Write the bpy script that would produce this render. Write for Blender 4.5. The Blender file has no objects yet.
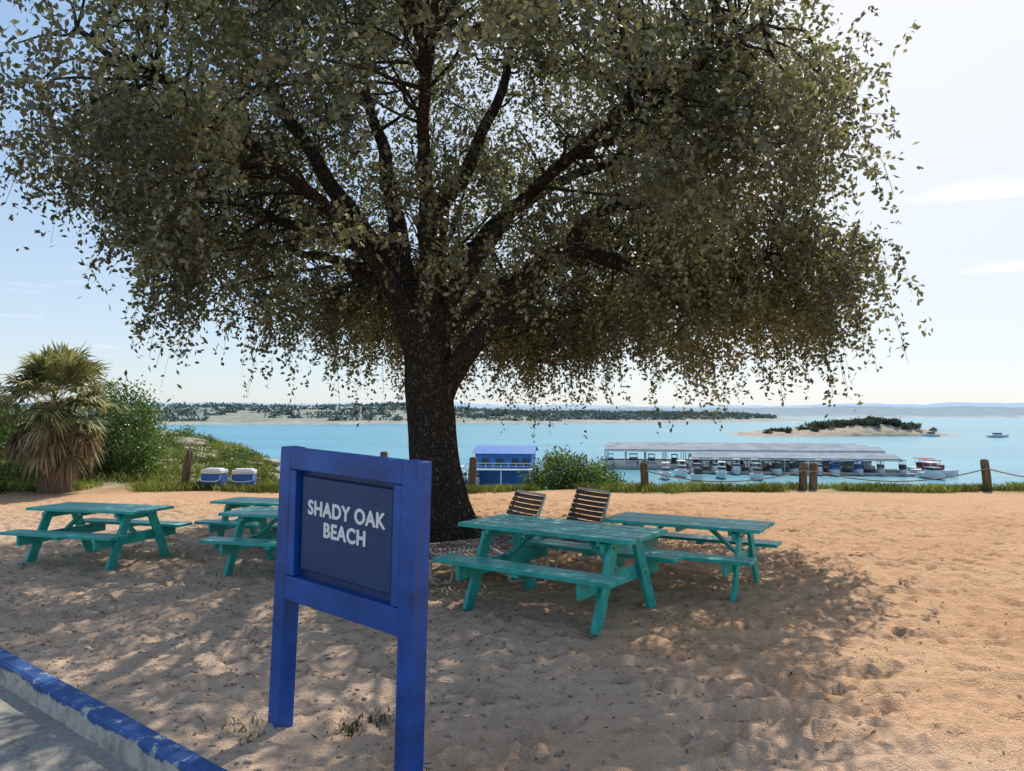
import bpy, bmesh, math, random
import numpy as np
from mathutils import Vector, Matrix, noise as mnoise
random.seed(7); rng=np.random.default_rng(7)
S=bpy.context.scene
S.view_settings.view_transform='Standard'
try: S.view_settings.look='None'
except Exception: pass
S.view_settings.exposure=0
COL=S.collection
WATER=-11.0

# ---------------------------------------------------------------- helpers
def obj(name,data=None,parent=None):
    o=bpy.data.objects.new(name,data); COL.objects.link(o)
    if parent is not None: o.parent=parent
    return o
def np_mesh(name,V,F,mat=None,smooth=False):
    V=np.asarray(V,dtype=np.float32).reshape(-1,3); F=np.asarray(F,dtype=np.int32)
    k=F.shape[1]; n=F.shape[0]
    me=bpy.data.meshes.new(name)
    me.vertices.add(len(V)); me.vertices.foreach_set('co',V.ravel())
    me.loops.add(n*k); me.loops.foreach_set('vertex_index',F.ravel())
    me.polygons.add(n)
    me.polygons.foreach_set('loop_start',np.arange(0,n*k,k,dtype=np.int32))
    me.polygons.foreach_set('loop_total',np.full(n,k,dtype=np.int32))
    if smooth: me.polygons.foreach_set('use_smooth',np.ones(n,dtype=bool))
    me.update(calc_edges=True); me.validate()
    if mat: me.materials.append(mat)
    return me
def quad_soup(name,Q,mat,parent=None):
    n=len(Q)
    return obj(name,np_mesh(name,Q.reshape(-1,3),np.arange(n*4).reshape(n,4),mat),parent)
def bm_obj(name,bm,mat,parent=None,smooth=False,bevel=0):
    if bevel: bmesh.ops.bevel(bm,geom=bm.edges[:],offset=bevel,segments=1,affect='EDGES')
    bmesh.ops.recalc_face_normals(bm,faces=bm.faces[:])
    me=bpy.data.meshes.new(name); bm.to_mesh(me); bm.free()
    for m in (mat if isinstance(mat,(list,tuple)) else [mat]): me.materials.append(m)
    if smooth:
        for p in me.polygons: p.use_smooth=True
    return obj(name,me,parent)
def box(bm,c,s,rot=None):
    M=Matrix.Translation(c)
    if rot is not None: M=M@rot
    M=M@Matrix.Diagonal((s[0],s[1],s[2],1))
    bmesh.ops.create_cube(bm,size=1,matrix=M)
def beam(bm,p,q,w,h,up=Vector((0,0,1))):
    p=Vector(p);q=Vector(q);d=q-p;L=d.length;x=d.normalized()
    y=up.cross(x)
    if y.length<1e-4: y=Vector((0,1,0)).cross(x)
    y.normalize(); z=x.cross(y)
    R=Matrix((x,y,z)).transposed().to_4x4()
    box(bm,(p+q)/2,(L,w,h),R)
def tube_arrays(pts,rad,seg=8,wob=0):
    pts=np.asarray(pts,float);n=len(pts)
    T=np.gradient(pts,axis=0);T/=np.linalg.norm(T,axis=1)[:,None]+1e-9
    ref=np.array([0.,1,0]) if abs(T[0][1])<.9 else np.array([1.,0,0])
    V=[]
    U=np.cross(T[0],ref);U/=np.linalg.norm(U)
    an=np.linspace(0,2*np.pi,seg,endpoint=False)
    for i in range(n):
        U=U-T[i]*U.dot(T[i]);U/=np.linalg.norm(U)+1e-9
        W=np.cross(T[i],U)
        r=rad[i]*(1+(wob*np.sin(an*3+i*.7)+wob*.6*np.sin(an*5-i*1.1) if wob else 0))
        V.append(pts[i]+(np.cos(an)*r)[:,None]*U+(np.sin(an)*r)[:,None]*W)
    V=np.concatenate(V);F=[]
    for i in range(n-1):
        for j in range(seg):
            k=(j+1)%seg
            F.append((i*seg+j,i*seg+k,(i+1)*seg+k,(i+1)*seg+j))
    return V,np.array(F)
class Soup:
    def __init__(s): s.V=[];s.F=[];s.n=0
    def add(s,V,F):
        s.V.append(V);s.F.append(F+s.n);s.n+=len(V)
    def tube(s,pts,rad,seg=8,wob=0):
        if np.isscalar(rad): rad=[rad]*len(pts)
        s.add(*tube_arrays(pts,rad,seg,wob))
    def make(s,name,mat,parent=None,smooth=True):
        return obj(name,np_mesh(name,np.concatenate(s.V),np.concatenate(s.F),mat,smooth),parent)
def spline(ctrl,n):
    c=np.asarray(ctrl,float);m=len(c)
    P=np.vstack([2*c[0]-c[1],c,2*c[-1]-c[-2]]);out=[]
    for t in np.linspace(0,m-1-1e-6,n):
        i=int(t);f=t-i;a,b,d,e=P[i],P[i+1],P[i+2],P[i+3]
        out.append(.5*((2*b)+(d-a)*f+(2*a-5*b+4*d-e)*f*f+(3*b-a-3*d+e)*f**3))
    return np.array(out)
class VN:
    def __init__(s,seed): s.g=np.random.default_rng(seed).random((256,256))
    def __call__(s,x,y):
        xi=np.floor(x).astype(int);yi=np.floor(y).astype(int);fx=x-xi;fy=y-yi
        fx=fx*fx*(3-2*fx);fy=fy*fy*(3-2*fy)
        g=s.g;a=g[xi%256,yi%256];b=g[(xi+1)%256,yi%256];c=g[xi%256,(yi+1)%256];d=g[(xi+1)%256,(yi+1)%256]
        return (a*(1-fx)+b*fx)*(1-fy)+(c*(1-fx)+d*fx)*fy-.5
vn=[VN(i) for i in range(6)]

# ---------------------------------------------------------------- materials
def mk(name):
    m=bpy.data.materials.new(name);m.use_nodes=True
    nt=m.node_tree;nt.nodes.clear()
    out=nt.nodes.new('ShaderNodeOutputMaterial')
    return m,nt,out
def c4(c): return (c[0],c[1],c[2],1)
def ramp(nt,fac,stops):
    r=nt.nodes.new('ShaderNodeValToRGB')
    e=r.color_ramp.elements
    while len(e)<len(stops): e.new(.5)
    for i,(p,c) in enumerate(stops): e[i].position=p;e[i].color=c4(c) if not np.isscalar(c) else (c,c,c,1)
    nt.links.new(fac,r.inputs[0]);return r.outputs[0]
def mix(nt,f,a,b,mode='MIX'):
    m=nt.nodes.new('ShaderNodeMix');m.data_type='RGBA';m.blend_type=mode
    for sock,v in ((m.inputs[0],f),(m.inputs[6],a),(m.inputs[7],b)):
        if hasattr(v,'is_linked'): nt.links.new(v,sock)
        elif np.isscalar(v): sock.default_value=v
        else: sock.default_value=c4(v)
    return m.outputs[2]
def math_(nt,op,a,b=None,c=None):
    m=nt.nodes.new('ShaderNodeMath');m.operation=op
    for i,v in enumerate((a,b,c)):
        if v is None: continue
        if hasattr(v,'is_linked'): nt.links.new(v,m.inputs[i])
        else: m.inputs[i].default_value=v
    return m.outputs[0]
def noise(nt,scale,detail=4,vec=None,rough=.55,stretch=None,coord='Object'):
    tc=nt.nodes.new('ShaderNodeTexCoord')
    v=tc.outputs[coord] if vec is None else vec
    if stretch is not None:
        mp=nt.nodes.new('ShaderNodeMapping');mp.inputs['Scale'].default_value=stretch
        nt.links.new(v,mp.inputs[0]);v=mp.outputs[0]
    n=nt.nodes.new('ShaderNodeTexNoise');n.inputs['Scale'].default_value=scale
    n.inputs['Detail'].default_value=detail;n.inputs['Roughness'].default_value=rough
    nt.links.new(v,n.inputs['Vector']);return n.outputs['Fac']
def finish(nt,out,col,rough=.7,bump=None,bstr=.3,bdist=.02,metal=0,spec=None):
    diffuse=spec is not None and spec<=.1
    p=nt.nodes.new('ShaderNodeBsdfDiffuse' if diffuse else 'ShaderNodeBsdfPrincipled')
    cin=p.inputs[0]
    if hasattr(col,'is_linked'): nt.links.new(col,cin)
    else: cin.default_value=c4(col)
    if not diffuse:
        p.inputs['Roughness'].default_value=rough
        p.inputs['Metallic'].default_value=metal
        if spec is not None: p.inputs['Specular IOR Level'].default_value=spec
    if bump is not None:
        b=nt.nodes.new('ShaderNodeBump');b.inputs['Strength'].default_value=bstr;b.inputs['Distance'].default_value=bdist
        nt.links.new(bump,b.inputs['Height']);nt.links.new(b.outputs[0],p.inputs['Normal'])
    nt.links.new(p.outputs[0],out.inputs[0]);return p
def simple(name,c1,c2=None,scale=6,rough=.7,bstr=.2,bdist=.01,metal=0,stretch=None,spec=None):
    m,nt,out=mk(name)
    c2=c2 or tuple(v*.65 for v in c1)
    n=noise(nt,scale,4,stretch=stretch)
    finish(nt,out,ramp(nt,n,[(.35,c2),(.65,c1)]),rough,n if bstr else None,bstr,bdist,metal,spec);return m
def leafmat(name,ca,cb,cc,tr=.35,scale=1.2,gl=.05,rough=.4):
    m,nt,out=mk(name)
    g=nt.nodes.new('ShaderNodeNewGeometry')
    c=ramp(nt,g.outputs['Random Per Island'],[(0,ca),(.6,cb),(1,cc)])
    n=noise(nt,scale,0)
    c=mix(nt,1,c,ramp(nt,n,[(.35,.62),(.65,1.35)]),'MULTIPLY')
    p=nt.nodes.new('ShaderNodeBsdfDiffuse');nt.links.new(c,p.inputs[0])
    t=nt.nodes.new('ShaderNodeBsdfTranslucent')
    nt.links.new(mix(nt,1,c,(1.35,1.3,.8),'MULTIPLY'),t.inputs[0])
    ms=nt.nodes.new('ShaderNodeMixShader');ms.inputs[0].default_value=tr
    nt.links.new(p.outputs[0],ms.inputs[1]);nt.links.new(t.outputs[0],ms.inputs[2]);last=ms.outputs[0]
    if gl:
        gs=nt.nodes.new('ShaderNodeBsdfGlossy');gs.inputs['Roughness'].default_value=rough
        m2=nt.nodes.new('ShaderNodeMixShader');m2.inputs[0].default_value=gl
        nt.links.new(last,m2.inputs[1]);nt.links.new(gs.outputs[0],m2.inputs[2]);last=m2.outputs[0]
    nt.links.new(last,out.inputs[0]);return m

M_oak=leafmat('oak_leaves',(.085,.088,.045),(.145,.148,.08),(.26,.255,.155),.38,.9,.055)
M_bush=leafmat('bush_leaves',(.055,.095,.025),(.1,.16,.045),(.16,.23,.07),.3,1.5,.03)
M_weed=leafmat('weed_leaves',(.08,.09,.03),(.13,.14,.06),(.2,.18,.1),.3,1.5,0)
M_palm=leafmat('palm_green',(.14,.16,.07),(.24,.25,.12),(.38,.35,.2),.3,2,.04)
M_dead=leafmat('palm_dead',(.18,.14,.08),(.3,.23,.14),(.4,.32,.2),.2,2,0)
M_grass=leafmat('grass_blades',(.1,.14,.03),(.17,.22,.06),(.34,.31,.14),.3,.7,0)
M_litter=simple('dead_leaves',(.26,.18,.1),(.13,.08,.045),25,.8,0,spec=0)
M_islandtree=leafmat('island_trees',(.08,.1,.065),(.11,.13,.09),(.15,.16,.11),.1,.1,0)
M_shoretree=simple('hazy_shore_trees',(.2,.25,.23),(.14,.19,.18),.03,.95,0,spec=0)  # far-shore greens paled and blued, haze put into the colour
M_white=simple('white_gelcoat',(.75,.75,.73),(.6,.6,.6),3,.35,0)
m,nt,out=mk('oak_bark')
n1=noise(nt,9,5,stretch=(1,1,.28),rough=.7)
vt=nt.nodes.new('ShaderNodeTexVoronoi');vt.feature='DISTANCE_TO_EDGE';vt.inputs['Scale'].default_value=20
tc=nt.nodes.new('ShaderNodeTexCoord');mp=nt.nodes.new('ShaderNodeMapping');mp.inputs['Scale'].default_value=(1,1,.22)
ad=nt.nodes.new('ShaderNodeVectorMath');ad.operation='ADD'
nn=nt.nodes.new('ShaderNodeTexNoise');nn.inputs['Scale'].default_value=7;nn.inputs['Detail'].default_value=3
nt.links.new(tc.outputs['Object'],nn.inputs['Vector']);sc=nt.nodes.new('ShaderNodeVectorMath');sc.operation='SCALE';sc.inputs['Scale'].default_value=.32
nt.links.new(nn.outputs['Color'],sc.inputs[0]);nt.links.new(tc.outputs['Object'],ad.inputs[0]);nt.links.new(sc.outputs[0],ad.inputs[1])
nt.links.new(ad.outputs[0],mp.inputs[0]);nt.links.new(mp.outputs[0],vt.inputs['Vector'])
cr=ramp(nt,vt.outputs['Distance'],[(0,0.0),(.3,1.0)])
hb=mix(nt,.75,cr,n1,'MULTIPLY')
finish(nt,out,mix(nt,hb,(.035,.028,.022),(.18,.15,.12)),.95,hb,1,.05,spec=.1);M_bark=m
M_twig=simple('twig_bark',(.12,.1,.08),(.07,.055,.045),9,.9,0,spec=0)

def paint(name,base,worn,wear=.62,rough=.5,top_tint=None,scale=7,lo=.75,hi=1.2):
    m,nt,out=mk(name)
    n=noise(nt,scale,6,rough=.65,stretch=(1,1,1))
    fine=noise(nt,60,2,stretch=(.12,1,1))
    c=mix(nt,ramp(nt,n,[(.35,0),(.7,1)]),tuple(v*lo for v in base),tuple(min(1,v*hi) for v in base))
    w=ramp(nt,n,[(wear,0),(wear+.06,1)])
    c=mix(nt,w,c,worn)
    if top_tint is not None:
        g=nt.nodes.new('ShaderNodeNewGeometry');s=nt.nodes.new('ShaderNodeSeparateXYZ')
        nt.links.new(g.outputs['Normal'],s.inputs[0])
        d=math_(nt,'MULTIPLY',ramp(nt,s.outputs['Z'],[(.7,0),(.95,.6)]),ramp(nt,noise(nt,4,5),[(.3,.1),(.7,.8)]))
        c=mix(nt,d,c,top_tint)  # blends a paler tint onto upward-facing faces, patchy by noise
    finish(nt,out,c,rough,mix(nt,.5,n,fine),.35,.006);return m
M_teal=paint('teal_paint',(.018,.43,.36),(.16,.36,.3),.62,.42,(.4,.55,.47),7,.65,1.2)
M_blue=paint('blue_sign_paint',(.007,.07,.31),(.03,.1,.25),.66,.42,None,5,.65,1.4)
M_navy=paint('navy_board_paint',(.008,.04,.145),(.02,.06,.17),.64,.45,None,3)
M_text=simple('white_lettering',(.85,.85,.83),(.78,.78,.77),10,.6,0)
M_post=simple('weathered_wood',(.24,.18,.12),(.1,.07,.045),8,.9,.5,.02,stretch=(3,3,.4),spec=.05)
M_rope=simple('rope',(.35,.28,.18),None,30,.9)
M_strap=simple('brown_vinyl_strap',(.12,.07,.045),(.07,.04,.03),10,.5,0)
M_frame=simple('cream_frame',(.66,.62,.54),(.5,.47,.4),10,.4,0)
M_roof=simple('metal_roof',(.33,.36,.4),(.22,.25,.28),.25,.85,0,.02,spec=.1)
M_darkm=simple('dark_trim',(.03,.035,.04),None,5,.4,0)
M_dock=simple('dock_deck',(.4,.37,.33),(.3,.27,.24),2,.8)
M_bldgblue=simple('blue_siding',(.03,.15,.45),(.02,.11,.36),1,.6)
M_red=simple('red_canvas',(.35,.04,.03),None,2,.7)
M_rock=simple('limestone',(.42,.36,.28),(.24,.2,.15),3,.9,.6,.05,spec=0)
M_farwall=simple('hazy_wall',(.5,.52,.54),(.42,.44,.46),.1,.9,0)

# ---------------------------------------------------------------- terrain
P0=np.array([-3.92,5.9]);U=np.array([.777,-.63]);NN=np.array([-.63,-.777])
def terr(x,y):
    x=np.asarray(x,float);y=np.asarray(y,float)
    a=x/np.maximum(y,1)
    hc=np.interp(a,[-1.2,-.7,-.55,-.47,-.40,-.353,-.314,-.295,-.26],[1.9,1.7,1.3,1.05,.65,.2,-.5,-1.5,-4.8])
    e=17.6+vn[0](x*.4,y*0+3)*.9
    t=np.clip((y-e)/(33-e),0,1)
    z=hc*t+np.where(t>0,1,0)*t*(1-t)*1.2*(vn[1](x*.5,y*.5))*np.where(a<-.27,2,1)
    z=np.where(y>33,hc-(y-33)*.34,z)
    z=z+np.where(y>e,1,0)*.2*vn[2](x*1.3,y*1.3)*np.clip(t*4,0,1)
    return np.maximum(z,-14.0)
def axis(lo,flo,fhi,hi,step,g=1.09):
    c=list(np.arange(flo,fhi,step));a=[];v=fhi;s=step
    while v<hi: a.append(v);s*=g;v+=s
    b=[];v=flo;s=step
    while v>lo: s*=g;v-=s;b.append(v)
    return np.array(b[::-1]+c+a)
sa=np.concatenate([axis(-170,-12.5,0,.001,.036,1.08),[.03,.06,.07,.5,3,40.]])
sa=np.unique(np.round(sa,4))
ta=axis(-150,-9,9.5,160,.036,1.08)
Sg,Tg=np.meshgrid(sa,ta,indexing='ij')
X=P0[0]+Sg*NN[0]+Tg*U[0];Y=P0[1]+Sg*NN[1]+Tg*U[1]
Z=terr(X,Y)
near=np.clip((16.8-Y)/2,0,1)*np.clip((-Sg)/.4,0,1)
mic=.025*vn[3](X*.9,Y*.9)+.014*vn[4](X*3.1,Y*3.1)+.026*vn[5](X*6.3+3,Y*6.3)+.03*vn[2](X*11,Y*11)+.018*vn[3](X*21,Y*21)
dim=np.zeros_like(Z)
FP=[]
for k in range(75):
    x0,y0=rng.uniform(-8,10),rng.uniform(3,15);h=rng.uniform(0,6.28)
    for q in range(int(rng.integers(12,34))):
        h+=rng.normal()*.09
        x0+=math.cos(h)*.6;y0+=math.sin(h)*.6;o=.11*(1 if q%2 else -1)
        FP.append((x0-math.sin(h)*o,y0+math.cos(h)*o,h,1.0,rng.uniform(.8,1.6)))
for k in range(3600): FP.append((rng.uniform(-9,10),rng.uniform(3.2,15),rng.uniform(0,3.14),rng.uniform(.5,.9),rng.uniform(.3,1)))
for fx,fy,th,sc_,am in FP:
    s0=(fx-P0[0])*NN[0]+(fy-P0[1])*NN[1];t0=(fx-P0[0])*U[0]+(fy-P0[1])*U[1]
    if s0>-.2: continue
    i0,i1=np.searchsorted(sa,[s0-.24,s0+.24]);j0,j1=np.searchsorted(ta,[t0-.24,t0+.24])
    if i1-i0<3 or j1-j0<3: continue
    xx=X[i0:i1,j0:j1]-fx;yy=Y[i0:i1,j0:j1]-fy
    u=xx*math.cos(th)+yy*math.sin(th);v=-xx*math.sin(th)+yy*math.cos(th)
    q=np.sqrt((u/(.14*sc_))**2+(v/(.06*sc_))**2)
    dim[i0:i1,j0:j1]+=am*(-.032*np.exp(-q**6)+.014*np.exp(-((q-1.3)/.25)**2))
dim=np.clip(dim,-.055,.03)
for (c0,k0,cur) in ((4.6,.02,.016),(4.95,.02,.016),(6.3,-.05,.01),(3.9,.1,.004),(7.6,-.02,.012),(5.6,-.12,.0),(4.3,.2,.0)):
    yc=c0+k0*X+cur*(X-1)**2+.03*vn[1](X*2,Y*0+c0)
    dim+=(-.036*np.exp(-((Y-yc)/.045)**2)+.016*np.exp(-((Y-yc-.11)/.045)**2))*np.clip((X+.2)/1,0,1)*(.5+1.2*np.abs(vn[2](X*.8,Y*0+c0)))
Z=Z+near*(mic+dim)
Z=np.where(Sg>.045,Z-.5,Z)
ni,nj=X.shape
idx=np.arange(ni*nj).reshape(ni,nj)
F=np.stack([idx[:-1,:-1],idx[:-1,1:],idx[1:,1:],idx[1:,:-1]],-1).reshape(-1,4)
m,nt,out=mk('sand')
at=nt.nodes.new('ShaderNodeAttribute');at.attribute_name='gmask'
at2=nt.nodes.new('ShaderNodeAttribute');at2.attribute_name='dirt'
nb=noise(nt,.55,3);nf=noise(nt,14,5,rough=.75);ng=noise(nt,90,2)
cs=mix(nt,ramp(nt,nb,[(.3,0),(.7,1)]),(.64,.39,.225),(.74,.485,.305))
cs=mix(nt,ramp(nt,nf,[(.35,.0),(.7,.65)]),cs,(.46,.265,.15))
cs=mix(nt,ramp(nt,ng,[(.25,.5),(.45,0)]),cs,(.36,.22,.13))
cd=mix(nt,ramp(nt,nf,[(.35,0),(.65,1)]),(.52,.37,.26),(.72,.56,.43))
cs=mix(nt,at2.outputs['Fac'],cs,cd)
ngr=noise(nt,1.3,4,rough=.7)
cg=mix(nt,ramp(nt,ngr,[(.46,0),(.6,1)]),(.15,.17,.06),(.42,.36,.26))
cs=mix(nt,at.outputs['Fac'],cs,cg)
hb=mix(nt,.4,nf,ng)
finish(nt,out,cs,.95,hb,1,.05,spec=.1);M_sand=m
me=np_mesh('ground',np.stack([X,Y,Z],-1).reshape(-1,3),F[:,::-1],M_sand,True)
gm=np.clip((Y-16.6+1.5*vn[1](X*.9,Y*.9))/1.6,0,1)
me.attributes.new('gmask','FLOAT','POINT').data.foreach_set('value',gm.ravel().astype(np.float32))
dm=np.clip((-X*.35+.4)-(Y-7)*.12+1.2*vn[0](X*.8,Y*.8),0,1)*np.clip((15-Y)/4,0,1)*.75
me.attributes.new('dirt','FLOAT','POINT').data.foreach_set('value',dm.ravel().astype(np.float32))
g=obj('sand_ground',me)
if me.polygons[0].normal.z<0: me.flip_normals()
def at(x,y): return float(terr(x,y))

# road + kerb
def st(s,t,z): return (P0[0]+s*NN[0]+t*U[0],P0[1]+s*NN[1]+t*U[1],z)
m,nt,out=mk('worn_pavement')
n=noise(nt,1.2,5);nf=noise(nt,50,3)
c=mix(nt,ramp(nt,n,[(.3,0),(.7,1)]),(.26,.23,.195),(.42,.375,.32))
c=mix(nt,ramp(nt,nf,[(.35,.6),(.6,0)]),c,(.15,.135,.12))
vk=nt.nodes.new('ShaderNodeTexVoronoi');vk.feature='DISTANCE_TO_EDGE';vk.inputs['Scale'].default_value=.9
tk_=nt.nodes.new('ShaderNodeTexCoord');wn=nt.nodes.new('ShaderNodeTexNoise');wn.inputs['Scale'].default_value=3;wn.inputs['Detail'].default_value=5
nt.links.new(tk_.outputs['Object'],wn.inputs['Vector']);va=nt.nodes.new('ShaderNodeVectorMath');va.operation='MULTIPLY_ADD';va.inputs[1].default_value=(.4,.4,.4)
nt.links.new(wn.outputs['Color'],va.inputs[0]);nt.links.new(tk_.outputs['Object'],va.inputs[2]);nt.links.new(va.outputs[0],vk.inputs['Vector'])
c=mix(nt,ramp(nt,vk.outputs['Distance'],[(.0,.6),(.01,0)]),c,(.09,.08,.07))
finish(nt,out,c,.9,nf,.5,.008);M_road=m
bm=bmesh.new()
vs=[bm.verts.new(st(s,t,-.125)) for s,t in ((.1,-60),(9,-60),(9,60),(.1,60))];bm.faces.new(vs)
bm_obj('road',bm,M_road)
m,nt,out=mk('kerb_paint')
tcn=nt.nodes.new('ShaderNodeTexCoord');sx=nt.nodes.new('ShaderNodeSeparateXYZ');nt.links.new(tcn.outputs['Object'],sx.inputs[0])
n=noise(nt,7,8,rough=.75);n2=noise(nt,2.2,6,rough=.7)
fz=ramp(nt,math_(nt,'ADD',sx.outputs['Z'],math_(nt,'MULTIPLY_ADD',n2,.2,-.085)),[(0,0),(.01,1)])
conc=mix(nt,ramp(nt,n,[(.35,0),(.6,1)]),(.24,.2,.15),(.58,.54,.47))
blue=mix(nt,ramp(nt,n,[(.3,0),(.7,1)]),(.015,.06,.2),(.04,.12,.33))
c=mix(nt,fz,conc,blue)
c=mix(nt,ramp(nt,n,[(.57,0),(.62,1)]),c,(.5,.46,.39))
finish(nt,out,c,.8,n,.5,.008);M_kerb=m
kerb=obj('kerb')
t=-30;i=0
while t<30:
    bm=bmesh.new();L=2.4
    seg=24;prof=[(0.0,-.3),(0.0,.022),(.015,.03),(.10,.028),(.122,.012),(.145,-.3)]
    rows=[]
    for k in range(seg+1):
        tt=t+k*(L-.012)/seg
        j=lambda a:(mnoise.noise(Vector((tt*4,a*9,i)))*.0035)
        rows.append([bm.verts.new(st(p[0]+j(q),tt,p[1]+(j(q+7) if p[1]>-.2 else 0))) for q,p in enumerate(prof)])
    for k in range(seg):
        for q in range(len(prof)-1): bm.faces.new((rows[k][q],rows[k+1][q],rows[k+1][q+1],rows[k][q+1]))
    bm.faces.new(rows[0]);bm.faces.new(rows[-1][::-1])
    bm_obj('kerb_segment_%d'%i,bm,M_kerb,kerb)
    t+=L;i+=1

# ---------------------------------------------------------------- water
m,nt,out=mk('lake_water')
n=noise(nt,.35,4,stretch=(.6,1.6,1),rough=.65);n2=noise(nt,.012,3,stretch=(.5,2.5,1))
c=mix(nt,ramp(nt,n2,[(.35,0),(.65,1)]),(.045,.235,.32),(.08,.31,.4))
c=mix(nt,ramp(nt,n,[(.4,.4),(.6,0)]),c,(.03,.16,.24))
finish(nt,out,c,.3,n,.7,.5,spec=.28)
M_water=m
bm=bmesh.new();vs=[bm.verts.new((x,y,WATER)) for x,y in ((-9000,20),(9000,20),(9000,14000),(-9000,14000))];bm.faces.new(vs)
bm_obj('lake_water',bm,M_water)

# ---------------------------------------------------------------- foliage helpers
def unit(v): return v/(np.linalg.norm(v,axis=-1,keepdims=True)+1e-9)
def leaf_quads(P,L,W,down=0.3,r=rng):
    n=len(P);d=r.normal(size=(n,3));d[:,2]-=down;d=unit(d)
    s=unit(np.cross(d,r.normal(size=(n,3))))
    L=(L*r.uniform(.65,1.25,n))[:,None];W=(W*r.uniform(.7,1.2,n))[:,None]
    nm=np.cross(d,s)
    return np.stack([P,P+d*L*.5+s*W*.5+nm*L*.06,P+d*L,P+d*L*.5-s*W*.5+nm*L*.06],1)
def cloud(name,ells,per,L,W,mat,clump=.25,parent=None,down=.1):
    Q=[]
    for (c,rr) in ells:
        n=int(per*rr[0]*rr[2]*4)
        nc=max(8,n//40)
        d=unit(rng.normal(size=(nc,3)));rad=rng.uniform(.45,1.0,nc)**.5*rng.uniform(.85,1.12,nc)
        cc=np.array(c)+d*rad[:,None]*np.array(rr)
        P=np.repeat(cc,40,0)+rng.normal(size=(nc*40,3))*clump*.5
        Q.append(leaf_quads(P,L,W,down))
    return quad_soup(name,np.concatenate(Q),mat,parent)

# ---------------------------------------------------------------- far land
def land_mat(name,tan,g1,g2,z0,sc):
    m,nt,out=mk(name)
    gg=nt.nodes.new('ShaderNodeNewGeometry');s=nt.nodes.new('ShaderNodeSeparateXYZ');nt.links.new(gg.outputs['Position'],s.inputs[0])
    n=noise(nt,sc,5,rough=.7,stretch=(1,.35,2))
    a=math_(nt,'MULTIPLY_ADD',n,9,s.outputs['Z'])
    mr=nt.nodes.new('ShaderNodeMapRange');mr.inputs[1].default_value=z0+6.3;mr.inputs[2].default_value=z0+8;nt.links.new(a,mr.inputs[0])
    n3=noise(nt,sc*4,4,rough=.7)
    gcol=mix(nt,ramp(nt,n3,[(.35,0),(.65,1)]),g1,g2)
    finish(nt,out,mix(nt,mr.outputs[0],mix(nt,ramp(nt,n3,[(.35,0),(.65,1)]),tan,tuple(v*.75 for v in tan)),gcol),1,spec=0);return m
def ridge(name,pts,depth,mat,nx=600,ny=14,tree=.2,seed=0,trees=None):
    pts=np.array(pts,float);t=np.linspace(0,1,len(pts));tt=np.linspace(0,1,nx)
    fx=np.interp(tt,t,pts[:,0]);fy=np.interp(tt,t,pts[:,1]);h=np.interp(tt,t,pts[:,2])
    fy=fy+vn[seed%6](tt*40,tt*0+seed)*25
    v=np.linspace(0,1,ny)
    prof=np.interp(v,[0,.03,.12,.3,.6,1],[-.1,.03,.16,.5,1,.9])
    Xr=fx[None,:]+0*v[:,None];Yr=fy[None,:]+depth*v[:,None]**1.5
    hh=h[None,:]*prof[:,None]*(1+.7*vn[(seed+1)%6](Xr*.008+seed,Yr*.004))
    hh=hh+(tree*h[None,:]*np.clip(prof[:,None]-.15,0,1))*(vn[(seed+2)%6](Xr*.09,Yr*.09)+.6*vn[(seed+3)%6](Xr*.23,Yr*.2))
    Zr=WATER+hh;id=np.arange(nx*ny).reshape(ny,nx)
    F=np.stack([id[:-1,:-1],id[:-1,1:],id[1:,1:],id[1:,:-1]],-1).reshape(-1,4)
    obj(name,np_mesh(name,np.stack([Xr,Yr,Zr],-1),F,mat,False))
    if trees:
        nt_,sz=trees;i=rng.integers(2,ny,nt_);j=rng.integers(0,nx,nt_)
        c=np.stack([Xr[i,j]+rng.uniform(-2,2,nt_),Yr[i,j],Zr[i,j]+sz*.15],1)
        keep=(vn[4](c[:,0]*.02,c[:,1]*.03)>-.2)&(hh[i,j]>2.3);c=c[keep]
        P=np.repeat(c,9,0)+rng.normal(size=(len(c)*9,3))*np.array([sz*.45,sz*.4,sz*.25])
        quad_soup(name+'_tree_mass',leaf_quads(P,sz*.8,sz*.6,0),M_shoretree)
ML1=land_mat('hazy_shore',(.4,.38,.33),(.2,.23,.2),(.3,.31,.26),WATER,.02)  # atmospheric haze is put into the far-land colours
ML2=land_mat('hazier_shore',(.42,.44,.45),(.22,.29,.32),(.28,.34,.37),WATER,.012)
ML3=land_mat('haze_blue_hills',(.3,.38,.46),(.3,.41,.52),(.32,.43,.54),WATER-20,.005)  # the blue is distance haze mixed into the hill colours
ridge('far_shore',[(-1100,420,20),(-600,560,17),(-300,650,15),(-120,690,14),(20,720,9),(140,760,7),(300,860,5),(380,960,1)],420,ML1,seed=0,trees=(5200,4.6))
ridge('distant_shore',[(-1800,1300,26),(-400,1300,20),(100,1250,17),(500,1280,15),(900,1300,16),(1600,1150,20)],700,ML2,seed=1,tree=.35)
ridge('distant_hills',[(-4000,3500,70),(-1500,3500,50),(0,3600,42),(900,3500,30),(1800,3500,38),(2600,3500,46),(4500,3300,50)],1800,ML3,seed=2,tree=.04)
M_isl=land_mat('island_rock',(.46,.39,.3),(.25,.23,.16),(.36,.31,.23),WATER+3,.08)
nx,ny=180,60
gx=np.linspace(-1,1,nx);gy=np.linspace(-1,1,ny);GX,GY=np.meshgrid(gx,gy)
prof=np.interp(gx,[-1,-.85,-.6,-.3,0,.25,.5,.75,1],[0,1.6,3.0,4.4,6.4,7.4,5.2,1.9,0])
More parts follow.
